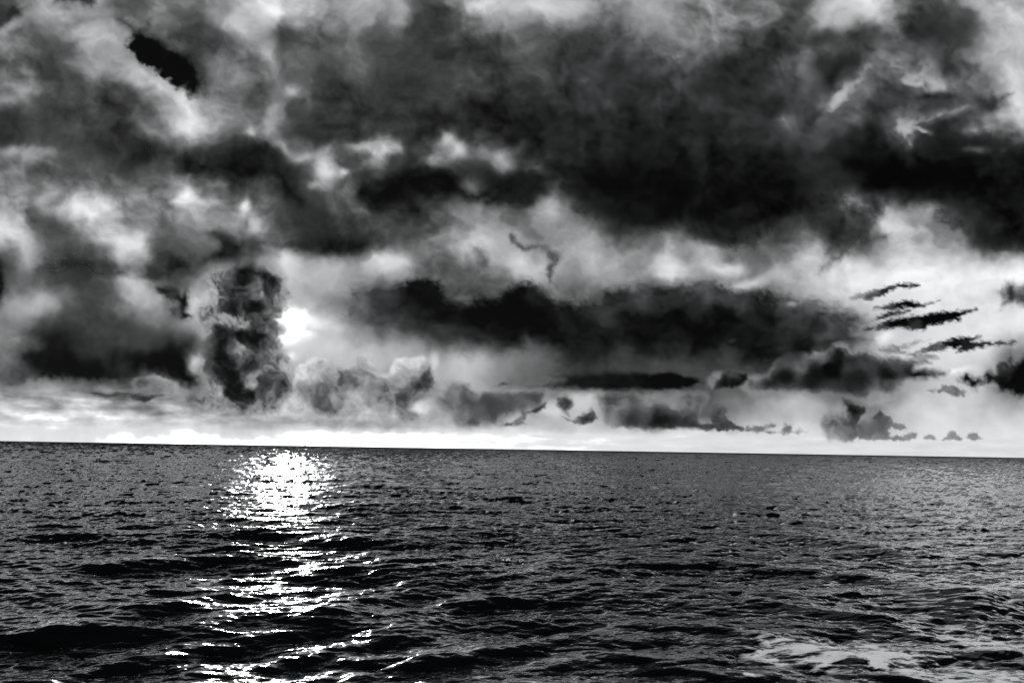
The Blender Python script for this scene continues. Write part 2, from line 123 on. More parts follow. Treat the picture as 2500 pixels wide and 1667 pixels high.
 dict(name='cloud_scrap', label='dark smudge of cloud in the top left corner', out=[(-71,21),(7,21),(29,7),(54,21),(61,43),(29,50),(11,71),(-71,93)], tones=[(39,32,0.18),(0,50,0.22)], soft=12, dist=22, seed=58, bump=7, warp=8),
 dict(name='cloud_scrap', label='dark flat patch of cloud cut by the top edge at the left', out=[(125,-54),(129,7),(161,11),(200,11),(225,18),(236,7),(229,-54)], tones=[(154,4,0.22),(221,7,0.22)], soft=10, dist=22, seed=59, bump=6, warp=6),
 dict(name='storm_cloud', label='soft dark two-humped cloud below the jet black wedge', out=[(418,404),(429,371),(457,357),(500,375),(557,371),(586,343),(636,332),(664,350),(686,386),(711,421),(736,457),(750,482),(750,500),(725,511),(696,493),(675,468),(661,443),(629,450),(600,468),(571,468),(550,446),(500,450),(464,443),(425,436)], tones=[(446,396,0.17),(500,386,0.16),(589,411,0.08),(636,375,0.12),(707,471,0.06),(500,429,0.1),(661,429,0.15)], soft=26, dist=24, seed=60, bump=8, warp=16, eps=24),
 dict(name='cloud_scrap', label='small dark knot of cloud just left of the two-humped dark cloud', out=[(321,379),(343,343),(361,343),(379,361),(382,386),(357,404),(332,400)], tones=[(357,375,0.14)], soft=22, dist=24, seed=61, bump=7, warp=8),
 dict(name='storm_cloud', label='dark arched cloud in the middle of the sky holding pale patches above it', out=[(855,479),(870,450),(891,439),(927,439),(959,418),(988,404),(1034,400),(1084,404),(1120,411),(1134,425),(1141,450),(1170,468),(1191,450),(1213,432),(1245,418),(1298,414),(1327,425),(1341,450),(1327,479),(1298,496),(1263,507),(1213,511),(1155,504),(1120,493),(1063,489),(1020,482),(995,500),(959,511),(927,529),(895,521),(873,507)], tones=[(905,482,0.1),(959,454,0.07),(1013,446,0.07),(1084,450,0.06),(1155,482,0.12),(1227,464,0.12),(1298,457,0.16),(1048,475,0.12),(1245,493,0.14),(1316,436,0.15)], soft=24, dist=24, seed=62, bump=9, warp=14, eps=24),
 dict(name='cloud_scrap', label='dark shelf of cloud above the pale opening right of the tower cloud', out=[(657,596),(686,585),(732,571),(786,567),(834,571),(870,578),(902,589),(913,603),(895,617),(855,624),(834,631),(786,628),(732,622),(679,614)], tones=[(696,596,0.25),(768,589,0.18),(804,599,0.12),(870,599,0.12)], soft=18, dist=28, seed=64, bump=7, warp=8, eps=20),
 dict(name='cloud_scrap', label='dark hump of cloud resting over the top of the tower cloud', out=[(489,635),(500,621),(529,603),(532,581),(557,578),(586,589),(629,581),(652,589),(654,599),(607,603),(593,624),(586,639),(536,642)], tones=[(518,628,0.15),(554,606,0.13),(625,592,0.28),(571,628,0.14)], soft=16, dist=28, seed=65, bump=7, warp=7),
 dict(name='cloud_scrap', label='dark pyramid of cloud left of the tower cloud, above a pale band', out=[(325,678),(357,664),(371,642),(379,614),(396,606),(429,614),(461,631),(479,656),(482,678),(429,683),(357,683)], tones=[(357,674,0.2),(393,624,0.25),(429,642,0.15),(457,667,0.22)], soft=16, dist=29, seed=66, bump=7, warp=7),
 dict(name='cloud_scrap', label='long low dark cloud on the left sloping down to the right', out=[(79,660),(143,628),(179,621),(207,628),(232,646),(257,656),(279,660),(296,649),(311,660),(314,676),(279,680),(243,676),(200,662),(161,660),(118,667)], tones=[(186,639,0.18),(118,649,0.3),(250,664,0.22),(286,667,0.18)], soft=16, dist=29, seed=67, bump=7, warp=8),
 dict(name='cloud_scrap', label='black sliver of cloud at the left edge, level with the tower top', out=[(-71,628),(0,635),(14,649),(18,674),(18,710),(9,739),(-7,771),(-57,760),(-93,703)], tones=[(4,667,0.07),(7,721,0.1)], soft=14, dist=28, seed=68, bump=6, warp=6),
 dict(name='cloud_scrap', label='curled black scrap with hooked tail left of the tower cloud', out=[(375,706),(396,694),(429,698),(450,717),(459,706),(468,726),(469,749),(461,760),(473,771),(473,781),(457,789),(439,781),(414,771),(407,753),(429,739),(404,728),(386,719)], tones=[(400,703,0.2),(450,728,0.08),(421,717,0.3),(429,760,0.38),(461,778,0.15)], soft=9, dist=28, seed=69, bump=5, warp=9, bs=14, eps=9),
 dict(name='cloud_wisp', label='thin dark hook-shaped wisp hanging in the pale centre of the sky', out=[(1238,572),(1248,565),(1263,574),(1266,589),(1284,596),(1309,594),(1327,590),(1345,610),(1363,614),(1370,631),(1357,646),(1353,667),(1345,693),(1337,692),(1332,671),(1334,653),(1339,639),(1330,614),(1313,606),(1291,617),(1273,615),(1259,601),(1245,596)], tones=[(1245,581,0.25),(1273,606,0.2),(1309,596,0.42),(1334,603,0.4),(1348,649,0.12),(1343,678,0.12),(1364,628,0.45)], soft=8, dist=27, seed=70, bump=5, warp=8, bs=14, eps=9, op=0.8),
 dict(name='cloud_wisp', label='soft grey smudge left of the hook-shaped wisp', out=[(1145,598),(1166,598),(1188,610),(1196,631),(1191,656),(1180,665),(1170,649),(1161,624)], tones=[(1177,631,0.3),(1159,606,0.42)], soft=16, dist=27.5, seed=71, bump=5, warp=5, op=0.7),
 dict(name='cloud_wisp', label='dark trailing wisp below the right half of the vast storm cloud', out=[(1995,667),(2006,644),(2025,628),(2047,608),(2064,603),(2097,581),(2175,567),(2168,589),(2143,585),(2111,599),(2079,614),(2064,628),(2047,640),(2025,646),(2013,664)], tones=[(2011,653,0.35),(2047,624,0.25),(2114,581,0.28),(2079,599,0.35)], soft=16, dist=25, seed=72, bump=7, warp=12),
 dict(name='cloud_scrap', label='dark tuft with spiked right end near the top right corner', out=[(2329,150),(2347,136),(2368,150),(2397,157),(2393,179),(2368,200),(2389,229),(2414,236),(2422,214),(2436,232),(2475,225),(2450,250),(2436,275),(2411,279),(2375,264),(2275,257),(2204,246),(2197,236),(2275,221),(2339,221),(2347,186)], tones=[(2357,154,0.38),(2379,171,0.42),(2422,250,0.25),(2364,243,0.38),(2275,236,0.28),(2204,243,0.35),(2397,200,0.5)], soft=14, dist=24, seed=73, bump=6, warp=6, eps=12),
]
# ---------------------------------------------------------------- cloud field
import numpy as np, math
_rs = np.random.RandomState(11)
_PERM = _rs.permutation(512).astype(np.int64)
_GA = _rs.rand(512)*2*np.pi
_GX, _GY = np.cos(_GA), np.sin(_GA)
def pnoise(x, y, seed=0):
    xi = np.floor(x).astype(np.int64); yi = np.floor(y).astype(np.int64)
    xf = x-xi; yf = y-yi
    u = xf*xf*xf*(xf*(xf*6-15)+10); v = yf*yf*yf*(yf*(yf*6-15)+10)
    def g(ix, iy, fx, fy):
        h = _PERM[(_PERM[(ix+seed*57) & 511]+iy) & 511]
        return _GX[h]*fx+_GY[h]*fy
    a = g(xi, yi, xf, yf); b = g(xi+1, yi, xf-1, yf)
    c = g(xi, yi+1, xf, yf-1); d = g(xi+1, yi+1, xf-1, yf-1)
    return ((a*(1-u)+b*u)*(1-v)+(c*(1-u)+d*u)*v)*1.5
def fbm(x, y, s, octv=5, seed=0, gain=.5):
    t = 0; a = 1; n = 0
    for k in range(octv):
        t = t+a*pnoise(x/s+k*17.3, y/s-k*9.1, seed+k); n += a; a *= gain; s /= 2.03
    return t/n*1.4
def billow(x, y, s, octv=4, seed=0):
    t = 0; a = 1; n = 0
    for k in range(octv):
        t = t+a*(1-2*np.sqrt(pnoise(x/s+k*7.7, y/s+k*3.1, seed+k)**2+.012)); n += a; a *= .55; s /= 2.1
    return t/n-.45
def sstep(a, b, x):
    t = np.clip((x-a)/(b-a), 0, 1); return t*t*(3-2*t)
def sdf(poly, x, y):                      # distance to an outline, positive inside
    p = np.asarray(poly, float); n = len(p)
    d2 = np.full(x.shape, 1e18); ins = np.zeros(x.shape, bool)
    for i in range(n):
        ax, ay = p[i]; bx, by = p[(i+1) % n]
        ex, ey = bx-ax, by-ay; L = ex*ex+ey*ey+1e-9
        t = np.clip(((x-ax)*ex+(y-ay)*ey)/L, 0, 1)
        d2 = np.minimum(d2, (x-ax-t*ex)**2+(y-ay-t*ey)**2)
        if ay != by:
            c = ((ay > y) != (by > y)) & (x < ex*(y-ay)/(by-ay)+ax)
            ins ^= c
    d = np.sqrt(d2); return np.where(ins, d, -d)
def shepard(samples, x, y, eps):
    num = 0; den = 0
    for sx, sy, t in samples:
        w = 1/((x-sx)**2+(y-sy)**2+eps*eps)**2
        num = num+w*t; den = den+w
    return num/den
# tones of the high cloud layer, one number per 69.5 x 70 px patch of sky (99 = white)
GRID = '''
28 52 58 46 35 42 45 50 62 76 66 56 | 68 56 35 30 50 64 66 62 56 54 58 62 | 60 54 46 40 42 62 76 52 40 42 66 60
42 34 58 60 48 40 30 32 46 64 34 38 | 44 38 30 22 32 36 42 42 38 36 42 46 | 46 42 34 30 34 34 36 50 34 34 64 62
38 30 38 56 56 46 38 44 45 42 34 26 | 34 27 25 27 32 32 36 34 28 28 32 38 | 32 27 25 34 36 28 40 50 52 42 62 76
44 30 27 34 32 48 74 54 38 48 38 23 | 21 21 19 24 24 21 24 24 27 26 28 28 | 27 27 26 28 36 50 42 28 38 36 34 78
20 23 20 25 26 38 68 46 44 40 22 18 | 20 19 18 16 16 14 13 15 18 19 19 19 | 21 21 25 34 36 32 21 50 26 21 44 70
38 34 30 22 25 24 26 22 20 18 32 44 | 28 50 22 40 36 50 25 22 14 13 14 14 | 15 16 15 16 25 17 16 14 13 12 20 26
46 41 38 38 38 42 50 32 22 22 17 42 | 32 22 12 11 24 18 16 24 13 08 08 08 | 09 09 08 10 14 22 09 07 06 07 08 09
62 40 60 62 48 52 60 54 48 36 25 25 | 36 26 22 32 42 46 44 50 28 13 11 10 | 09 09 10 13 19 30 32 50 38 30 16 08
70 46 38 56 60 44 44 44 34 40 34 26 | 22 34 40 44 56 70 52 54 60 38 36 42 | 26 24 26 36 50 27 44 68 68 54 28 25
36 36 28 34 50 30 38 44 42 52 74 62 | 52 68 44 40 40 50 62 58 60 60 60 80 | 58 50 42 56 66 80 86 88 87 87 87 86
52 50 32 34 60 56 44 62 64 56 74 52 | 40 38 32 38 42 34 38 48 42 38 40 44 | 42 42 36 48 68 73 80 84 88 88 85 78
52 29 27 30 33 38 44 50 56 70 84 70 | 50 40 29 22 19 19 20 24 24 22 20 19 | 19 19 21 27 38 50 70 78 85 88 88 88
52 28 21 28 26 25 26 48 56 62 78 76 | 72 70 60 52 52 46 42 34 26 26 26 28 | 28 28 27 31 40 50 68 78 85 86 82 56
46 42 38 34 36 42 38 52 46 56 66 58 | 54 48 46 54 60 46 40 36 27 24 24 27 | 27 38 36 32 32 36 45 55 72 80 70 46
76 78 74 72 68 68 64 62 58 56 54 50 | 50 50 48 50 48 46 52 64 68 54 42 36 | 35 53 64 64 62 58 56 70 82 84 77 75
91 91 91 93 93 95 97 97 98 98 98 98 | 95 95 93 93 92 90 88 87 87 87 88 88 | 88 88 88 88 88 87 87 88 88 88 88 88
'''
_G = np.array([[int(v) for v in r.replace('|', ' ').split()] for r in GRID.strip().splitlines()], float)/100
def _crow(G, i, t, axis):
    n = G.shape[axis]
    return i
def grid_tone(x, y):
    gx = np.clip(x/69.44-.5, 0, 34.999); gy = np.clip(y/70.0-.5, 0, 14.999)
    i = np.floor(gx).astype(int); j = np.floor(gy).astype(int); fx = gx-i; fy = gy-j
    def w(f): return [((-f+2)*f-1)*f/2, ((3*f-5)*f*f+2)/2, ((-3*f+4)*f+1)*f/2, ((f-1)*f*f)/2]
    wx = w(fx); wy = w(fy); t = 0
    for b in range(4):
        jj = np.clip(j+b-1, 0, 15); r = 0
        for a in range(4):
            r = r+wx[a]*_G[jj, np.clip(i+a-1, 0, 35)]
        t = t+wy[b]*r
    return t

# patches of lighter and darker sky inside the high layer: x, y, half width, half height, slope, tone
ACCENTS = [
 (675,32,25,14,0,85),(600,74,45,22,25,80),(655,130,40,12,65,70),(702,108,32,30,0,25),(1068,70,75,32,55,25),(1130,120,40,25,55,30),(1196,10,90,20,0,78),(967,40,20,30,0,62),
 (175,35,90,25,10,60),(32,68,30,14,-30,62),(202,138,110,35,40,60),(300,185,70,25,35,62),(372,208,60,20,30,70),(106,128,55,35,0,33),(185,275,90,55,10,28),(320,255,80,35,20,30),
 (450,276,42,55,0,80),(580,240,22,20,0,38),(622,170,20,20,0,38),(707,223,14,14,0,66),(606,320,16,12,0,76),(650,290,45,18,-70,65),(388,335,40,16,35,62),(356,367,32,30,0,13),
 (32,305,40,25,0,20),(48,345,15,18,0,20),(27,362,40,12,0,55),(101,372,45,14,0,52),(690,362,55,12,40,50),(744,393,30,10,-15,65),(803,420,22,28,0,72),(850,425,16,8,0,65),(771,457,20,10,0,55),
 (888,361,30,12,0,65),(951,372,32,12,-10,66),(914,398,20,10,0,55),(903,381,12,8,0,35),(1095,340,20,20,0,60),(1127,361,22,14,30,68),(1073,393,18,12,0,50),(1222,398,30,20,20,66),(1148,457,20,20,0,50),
 (462,478,14,14,0,84),(452,497,25,7,0,78),(587,500,12,18,0,80),(627,547,14,16,0,72),(212,510,60,22,-10,78),(112,484,25,16,-30,66),(16,563,30,25,0,82),(122,542,50,20,15,32),(319,542,15,15,0,45),(531,579,25,10,0,25),
 (1702,80,160,50,0,60),(1383,10,60,20,0,78),(1835,122,90,45,-15,26),(1410,160,90,70,0,28),(2069,16,55,30,0,86),(2037,48,40,25,0,72),(1994,98,40,16,0,28),(2106,133,30,22,-20,32),(2037,191,18,18,0,18),
 (2175,143,44,16,-20,60),(2090,207,56,16,-50,58),(2047,250,30,18,-50,64),(1968,160,15,45,0,50),(1914,292,25,14,0,55),(1994,345,30,25,0,48),(2249,96,50,45,0,32),(2355,69,25,25,0,32),(2286,202,90,18,0,66),
 (2207,314,32,26,0,66),(2313,276,90,12,-20,60),(2254,319,25,7,15,62),(2222,351,14,14,0,50),(2382,319,14,14,0,66),(2419,319,18,12,0,66),(2387,367,25,9,0,55),(2132,430,90,30,10,4),(1994,399,30,30,0,25),
 (2079,494,35,22,10,50),(2175,547,32,20,20,76),(2260,512,40,18,0,48),(1308,404,22,16,40,45),(1340,510,25,22,0,62),(1282,450,45,40,0,13),(2472,186,40,90,0,78),(2450,60,60,60,0,66),
 (1280,649,60,30,0,75),(1173,585,60,25,0,77),(941,642,45,18,0,78),(1634,639,16,9,0,76),(1637,680,32,7,0,84),(1760,650,50,14,10,76),(1830,690,60,14,-10,80),(1960,640,36,20,-30,78),(2020,690,50,20,0,84),(1720,610,50,20,0,66),(1860,600,26,40,20,38),(692,765,15,26,0,112),(702,818,26,20,0,114),(711,867,14,10,0,100),(745,774,50,9,25,98),
 (705,655,14,45,0,82),(800,690,70,45,10,66),(1059,889,8,30,0,80),(1066,922,10,20,0,72),(1423,981,40,25,0,78),(1345,1003,25,18,0,82),(2157,824,28,12,0,99),(2329,906,34,6,0,98),(1932,747,16,7,0,72),(1954,996,60,24,0,70),
 (310,600,50,26,30,80),(60,620,30,40,0,62),(480,760,22,45,0,78),(110,740,50,26,-15,68),(485,885,14,22,0,80),(330,700,60,22,10,72),(1130,900,70,40,0,76),(900,920,40,30,0,78)]
def deck_tone(x, y):
    wx = 38*fbm(x, y, 170, 4, 1)+13*fbm(x, y, 46, 4, 101); wy = 28*fbm(x, y, 170, 4, 9)+11*fbm(x, y, 46, 4, 109)
    t = grid_tone(x+wx, y+wy)
    ax = x+.62*wx; ay = y+.62*wy
    for (cx, cy, rx, ry, an, tn) in ACCENTS:
        m = max(rx, ry)*2.6+16
        b = (np.abs(ax-cx) < m) & (np.abs(ay-cy) < m)
        if not b.any(): continue
        c, s = math.cos(math.radians(an)), math.sin(math.radians(an))
        u = ((ax[b]-cx)*c+(ay[b]-cy)*s)/(rx*1.15); v = (-(ax[b]-cx)*s+(ay[b]-cy)*c)/(ry*1.15)
        k = .74*np.exp(-(u*u+v*v)**1.1*.9)
        t[b] = t[b]*(1-k)+tn/100*k
    # contrast of the patches with their surroundings, kept crisp on their rims
    t = t+.35*(t-grid_tone(x+wx*.3+24, y+wy*.3-30))*np.clip(1.2-np.abs(t-.5)*2, 0, 1)
    near = np.clip((1010-y)/500, .3, 1)
    qx = x+wx*1.1; qy = y*1.2+wy*1.1
    d = fbm(qx, qy, 115, 6, 3, .5)
    b = billow(qx, qy, 74, 5, 5)
    f = fbm(x+wx*.6, y*1.2, 40, 5, 55, .5)*sstep(-.2, .4, fbm(x, y, 210, 2, 71)+.15)
    amp = np.clip(1.15-np.abs(t-.5)*1.5, .38, 1)
    t = t+(.15*d+.11*b+.12*f)*amp*near
    t = t+(.16*(t-.42)-.018-.12*t*(1-t))*sstep(980, 560, y)*sstep(.08, .4, t)
    t = t+.05*sstep(1350, 700, x)*sstep(720, 480, y)
    # cloud bases end over a bright strip of clear sky above the horizon
    base = 1046+.0000075*(x-600)*np.abs(x-600)+9*fbm(x, y, 120, 3, 41)-6*billow(x, y, 40, 3, 43)
    strip = .968-.095*sstep(700, 1900, x)+.05*fbm(x*.3, y*2.2, 30, 5, 45)-.02*sstep(1075, 1045, y)
    k = sstep(-9, 14, y-base)*sstep(560, 760, x)
    t = t*(1-k)+strip*k
    # light cloudlets low over the horizon on the left
    low = sstep(925, 985, y)*sstep(1060, 1010, y)*sstep(1500, 900, x)
    c = fbm(x*.45, y*1.7, 38, 5, 21)
    t = t+low*(.28*c+.04)
    t = .05+.5*((t-.05)+np.sqrt((t-.05)**2+.0014))
    return np.clip(t, .03, 1.06)
def cloud_eval(c, x, y):
    """coverage and tone of one cloud of the list at the points x, y"""
    wa = c.get('warp', 9); ws = c.get('ws', 48); sd = c.get('seed', 0)
    wx = wa*fbm(x, y, ws, 4, sd+31); wy = wa*fbm(x, y, ws, 4, sd+47)
    d = sdf(c['out'], x+wx, y+wy)
    soft = c.get('soft', 10)
    if 'sg' in c:                          # softness changing across the cloud
        gx_, gy_, s0, s1 = c['sg']; o = np.asarray(c['out'], float)
        pr = o[:, 0]*gx_+o[:, 1]*gy_
        soft = s0+(s1-s0)*sstep(0, 1, (x*gx_+y*gy_-pr.min())/(pr.max()-pr.min()))
    st = c.get('st', 1.0)
    e = billow(x, y*st, c.get('bs', 26), 4, sd+3)*c.get('bump', 6)+fbm(x, y*st, 14, 3, sd+13)*c.get('fray', 3)
    cov = sstep(-soft*.6, soft*1.4, d+e+c.get('grow', 0))
    if c.get('tones') is None:
        t = deck_tone(x, y)+c.get('shift', 0)
    else:
        tx = x+14*fbm(x, y, 60, 4, sd+61)*c.get('tw', 1); ty = y+14*fbm(x, y, 60, 4, sd+77)*c.get('tw', 1)
        t = shepard(c['tones'], tx, ty, c.get('eps', 16))+c.get('lift', 0)
        if c.get('gain'): t = .42+(t-.42)*c['gain']
        if c.get('mix'): t = t*(1-c['mix'])+deck_tone(x, y)*c['mix']
        amp = np.clip(.35+t*1.6, 0, 1)
        k = c.get('det', 1)
        if c.get('rim'):
            t = t+c['rim']*np.exp(-(np.maximum(d+e, 0)/11)**2)*np.clip(1.1-t, 0, 1)  # bright lit edge painted into the tone
        t = t+(.13*fbm(tx, ty*st, c.get('ds', 46), 5, sd+5, .58)+.12*billow(tx, ty*st, c.get('ds', 46)*.8, 4, sd+15))*amp*k
    cov = cov*c.get('op', 1)
    for (hx, hy, rx, ry) in c.get('holes', ()):
        cov = cov*(1-.9*np.exp(-((x+wx*.5-hx)/rx)**2-((y+wy*.5-hy)/ry)**2))
    return cov, np.clip(t, .03, .99)

def sky_tone(x, y):
    """the high layer with the pale tones of all the clouds painted in"""
    t = deck_tone(x, y)
    for c in sorted(CLOUDS, key=lambda c: -c['dist']):
        o = np.array(c['out']); m = 34+c.get('soft', 10)
        b = (x > o[:, 0].min()-m) & (x < o[:, 0].max()+m) & (y > o[:, 1].min()-m) & (y < o[:, 1].max()+m)
        if not b.any(): continue
        cov, ct = cloud_eval(c, x[b], y[b]); k = cov*sstep(.34, .46, ct)  # pale parts of each cloud go into the glow of the sky
        t[b] = t[b]*(1-k)+ct*k
    return t
LD = .0022                                 # cloud brightness at full painted shade, then with none
def pale_light(x, y):
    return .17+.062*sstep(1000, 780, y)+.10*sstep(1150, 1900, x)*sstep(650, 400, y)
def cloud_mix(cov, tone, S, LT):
    """cover and painted shade that give the cloud its tone before a sky of brightness S"""
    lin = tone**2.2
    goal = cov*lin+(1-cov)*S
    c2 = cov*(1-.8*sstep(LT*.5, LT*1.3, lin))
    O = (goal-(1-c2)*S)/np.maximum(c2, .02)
    shade = np.clip((LT-np.clip(O, LD, LT))/(LT-LD), 0, 1)  # light and shade solved from the wanted tone
    return c2, shade

# crest line in photograph points, height, half width, fade at the ends (metres)
WAVES = [
 ([(240, 1524), (400, 1492), (520, 1470)], .42, 2.2, 3), ([(50, 1668), (260, 1628), (480, 1590)], .40, 1.8, 3), ([(715, 1604), (860, 1570), (1010, 1545)], .36, 1.6, 2.5),
 ([(760, 1502), (900, 1470), (1060, 1432)], .40, 2.2, 3), ([(560, 1447), (680, 1440), (760, 1436)], .32, 2.2, 3), ([(0, 1462), (140, 1458), (300, 1454)], .35, 2.4, 4),
 ([(300, 1385), (460, 1372), (640, 1360)], .5, 3.5, 6), ([(-30, 1560), (120, 1548), (260, 1540)], .3, 1.8, 3), ([(800, 1400), (960, 1392), (1120, 1388)], .4, 3, 5),
 ([(1120, 1480), (1250, 1462), (1330, 1455)], .3, 1.8, 3), ([(1040, 1610), (1180, 1585), (1260, 1574)], .32, 1.5, 2.5), ([(1330, 1400), (1340, 1385), (1420, 1396)], .3, 1.5, 2),
 ([(1640, 1384), (1800, 1388), (1960, 1398), (2120, 1412), (2260, 1440), (2330, 1475), (2385, 1520)], .5, 2.6, 4), ([(1960, 1316), (2090, 1336), (2210, 1362)], .6, 4, 6),
 ([(2270, 1226), (2390, 1231), (2520, 1240)], .9, 10, 20), ([(2200, 1265), (2330, 1280)], .5, 6, 10), ([(1500, 1270), (1620, 1276)], .45, 5, 8), ([(1370, 1290), (1480, 1292)], .4, 4, 7),
 ([(1720, 1530), (1850, 1552), (1990, 1590)], .3, 1.8, 2.5), ([(1900, 1480), (2060, 1500), (2200, 1530)], .25, 1.6, 3), ([(1500, 1600), (1640, 1626), (1760, 1660)], .28, 1.3, 2),
 ([(2080, 1640), (2260, 1668), (2400, 1690)], .25, 1.2, 2), ([(1180, 1215), (1320, 1222)], .5, 8, 14), ([(800, 1180), (960, 1186)], .5, 10, 18), ([(60, 1250), (260, 1252)], .5, 7, 12)]
FOAM_SHEEN = [(1960, 1590, 3.2, 3.6, .85), (2140, 1600, 3.8, 3.4, .62), (2330, 1640, 4.4, 3.4, .6), (2420, 1560, 3, 5, .45), (520, 1412, 1.6, 2.2, .5), (560, 1408, .6, .8, .5), (1185, 1652, 1.0, .6, .7), (1808, 1655, .35, .4, 1.0)]  # foam flecks, and bright sheen on the water painted as white patches
FRMAX = .26; FPOW = 2.6; RG = (.45, .04, .25)
# ---------------------------------------------------------------- water
def tile(L, n, lo, hi, wind, wdir, spread, seed, amp_rms):
    rs = np.random.RandomState(seed)
    k1 = 2*np.pi*np.fft.fftfreq(n, L/n); kx, ky = np.meshgrid(k1, k1)
    k = np.hypot(kx, ky); k[0, 0] = 1
    lam = 2*np.pi/k
    kp = 9.81/wind**2*.75
    S = k**-4*np.exp(-1.25*(kp/k)**2)
    th = np.arctan2(ky, kx)-wdir
    D = np.abs(np.cos(th/2))**(2*spread)
    band = sstep(lo*.8, lo*1.2, lam)*(1-sstep(hi*.8, hi*1.2, lam))
    A = np.sqrt(S*D*band); A[0, 0] = 0
    H = A*(rs.randn(n, n)+1j*rs.randn(n, n))
    f = lambda X: np.real(np.fft.ifft2(X))
    h = f(H); hx = f(1j*kx*H); hy = f(1j*ky*H); dx = f(-1j*kx/k*H); dy = f(-1j*ky/k*H)
    sl = math.sqrt((hx**2+hy**2).mean()); s = amp_rms/sl       # scale by the wanted slope
    return [np.float32(a*s) for a in (h, hx, hy, dx, dy)], L, n
def sample(t, x, y, rot):
    (arrs, L, n) = t; c, s = math.cos(rot), math.sin(rot)
    u = ((c*x+s*y)/L*n) % n; v = ((-s*x+c*y)/L*n) % n
    i = np.floor(u).astype(np.int32) % n; j = np.floor(v).astype(np.int32) % n; fu = (u-np.floor(u)).astype(np.float32); fv = (v-np.floor(v)).astype(np.float32)
    i1 = (i+1) % n; j1 = (j+1) % n; r = []
    for a in arrs:
        r.append((a[j, i]*(1-fu)+a[j, i1]*fu)*(1-fv)+(a[j1, i]*(1-fu)+a[j1, i1]*fu)*fv)
    h, hx, hy, dx, dy = r
    return h, c*hx-s*hy, s*hx+c*hy, c*dx-s*dy, s*dx+c*dy
TAU = 2*math.pi
WD = math.radians(-78)
tiles = [(tile(760, 1024, 15, 60, 7.5, WD, 7, 3, .055), 0.0, 26),
         (tile(331, 1024, 6, 15, 7, WD, 6, 9, .085), -.35, 12),
         (tile(190, 1024, 2.4, 7, 7, WD, 6, 4, .13), .21, 5),
         (tile(47, 1024, .8, 2.4, 7, WD, 4.5, 5, .18), -.17, 1.4),
         (tile(13.3, 1024, .25, .8, 7, WD, 2.5, 6, .09), .4, .5)]
SKEW = 2.3
CH = .7
yrow = np.concatenate([np.arange(340, 6, -.46), np.arange(6, 1.2, -.3), np.array([.9, .65, .45, .3, .22, .18])])
rr = 762*CAM_H/yrow/1.0
az = np.radians(np.concatenate([np.arange(-179, -82, 2.), np.arange(-82, -43, .34), np.linspace(-43, 43, 980), np.arange(43.3, 82, .34), np.arange(82, 180, 2.), [181.]]))
A, R_ = np.meshgrid(az, rr)
x = (R_*np.sin(A)).ravel(); y = (R_*np.cos(A)).ravel(); r = R_.ravel()
Z = np.zeros_like(x); HX = np.zeros_like(x); HY = np.zeros_like(x); DX = np.zeros_like(x); DY = np.zeros_like(x); VAR = np.zeros_like(x)+.0006
for t, rot, lam in tiles:
    h, hx, hy, dx, dy = sample(t, x, y, rot)
    pix = r/762*1.3
    wgt = 1/(1+(pix/lam)**2)
    gw = 1/(1+(pix/lam*1.0)**3)
    gust = 1+.35*fbm(x, y*1.0, 160+lam*4, 3, int(lam*10) % 7+80)+.2*fbm(x, y, 700, 2, 91)
    var = (t[0][1]**2+t[0][2]**2).mean()
    calm = 1-.10*sstep(.10, .46, x/(y+1)+.08*fbm(x, y, 60, 3, 97))      # calmer water to the right
    wgt = wgt*np.clip(gust, .3, 2)*calm
    Z += h*gw; HX += hx*wgt; HY += hy*wgt; DX += dx*gw; DY += dy*gw
    VAR += var*np.clip(1-wgt**2, 0, 1)*.5
# single larger waves: crest lines laid on the water, lower and flatter in front
def on_water(px, py):
    d = direction(np.array([float(px)]), np.array([float(py)]))[0]; t = -CAM_H/d[2]
    return d[0]*t, d[1]*t
for (pts, amp, wid, endw) in WAVES:
    W = [on_water(*p) for p in pts]; W = np.array(W)
    m = wid*4+endw*2
    b_ = np.where((x > W[:, 0].min()-m) & (x < W[:, 0].max()+m) & (y > W[:, 1].min()-m) & (y < W[:, 1].max()+m))[0]
    bx, by = x[b_], y[b_]; wob = wid*.55*fbm(bx, by, wid*3.2, 3, 61); by = by+wob
    best = np.full(len(bx), 1e18); dp = np.zeros(len(bx)); ov = np.zeros(len(bx)); gx = np.zeros(len(bx)); gy = np.zeros(len(bx))
    for k in range(len(W)-1):
        ex, ey = W[k+1]-W[k]; L = math.hypot(ex, ey); ex /= L; ey /= L
        t = (bx-W[k, 0])*ex+(by-W[k, 1])*ey; tc_ = np.clip(t, 0, L)
        q = (bx-W[k, 0]-tc_*ex)**2+(by-W[k, 1]-tc_*ey)**2
        nx, ny = -ey, ex
        s_ = np.sign(nx*W[k, 0]+ny*W[k, 1]) or 1; nx *= s_; ny *= s_      # away from the viewer
        dd = (bx-W[k, 0])*nx+(by-W[k, 1])*ny
        o_v = np.zeros(len(bx))
        if k == 0: o_v = np.maximum(-t, 0)
        if k == len(W)-2: o_v = np.maximum(o_v, np.maximum(t-L, 0))
        c_ = q < best
        best = np.where(c_, q, best); dp = np.where(c_, dd, dp); ov = np.where(c_, o_v, ov); gx = np.where(c_, nx, gx); gy = np.where(c_, ny, gy)
    env = np.exp(-(ov/endw)**2)
    wn, wf = wid*.75, wid*1.35
    ww = np.where(dp < 0, wn, wf); e0 = np.exp(-(dp/ww)**2)
    e1 = np.exp(-((dp+wid*1.9)/wid)**2)
    h = amp*(e0-.4*e1); dh = amp*(-2*dp/ww**2*e0+.4*2*(dp+wid*1.9)/wid**2*e1)
    Z[b_] += h*env; HX[b_] += dh*env*gx; HY[b_] += dh*env*gy
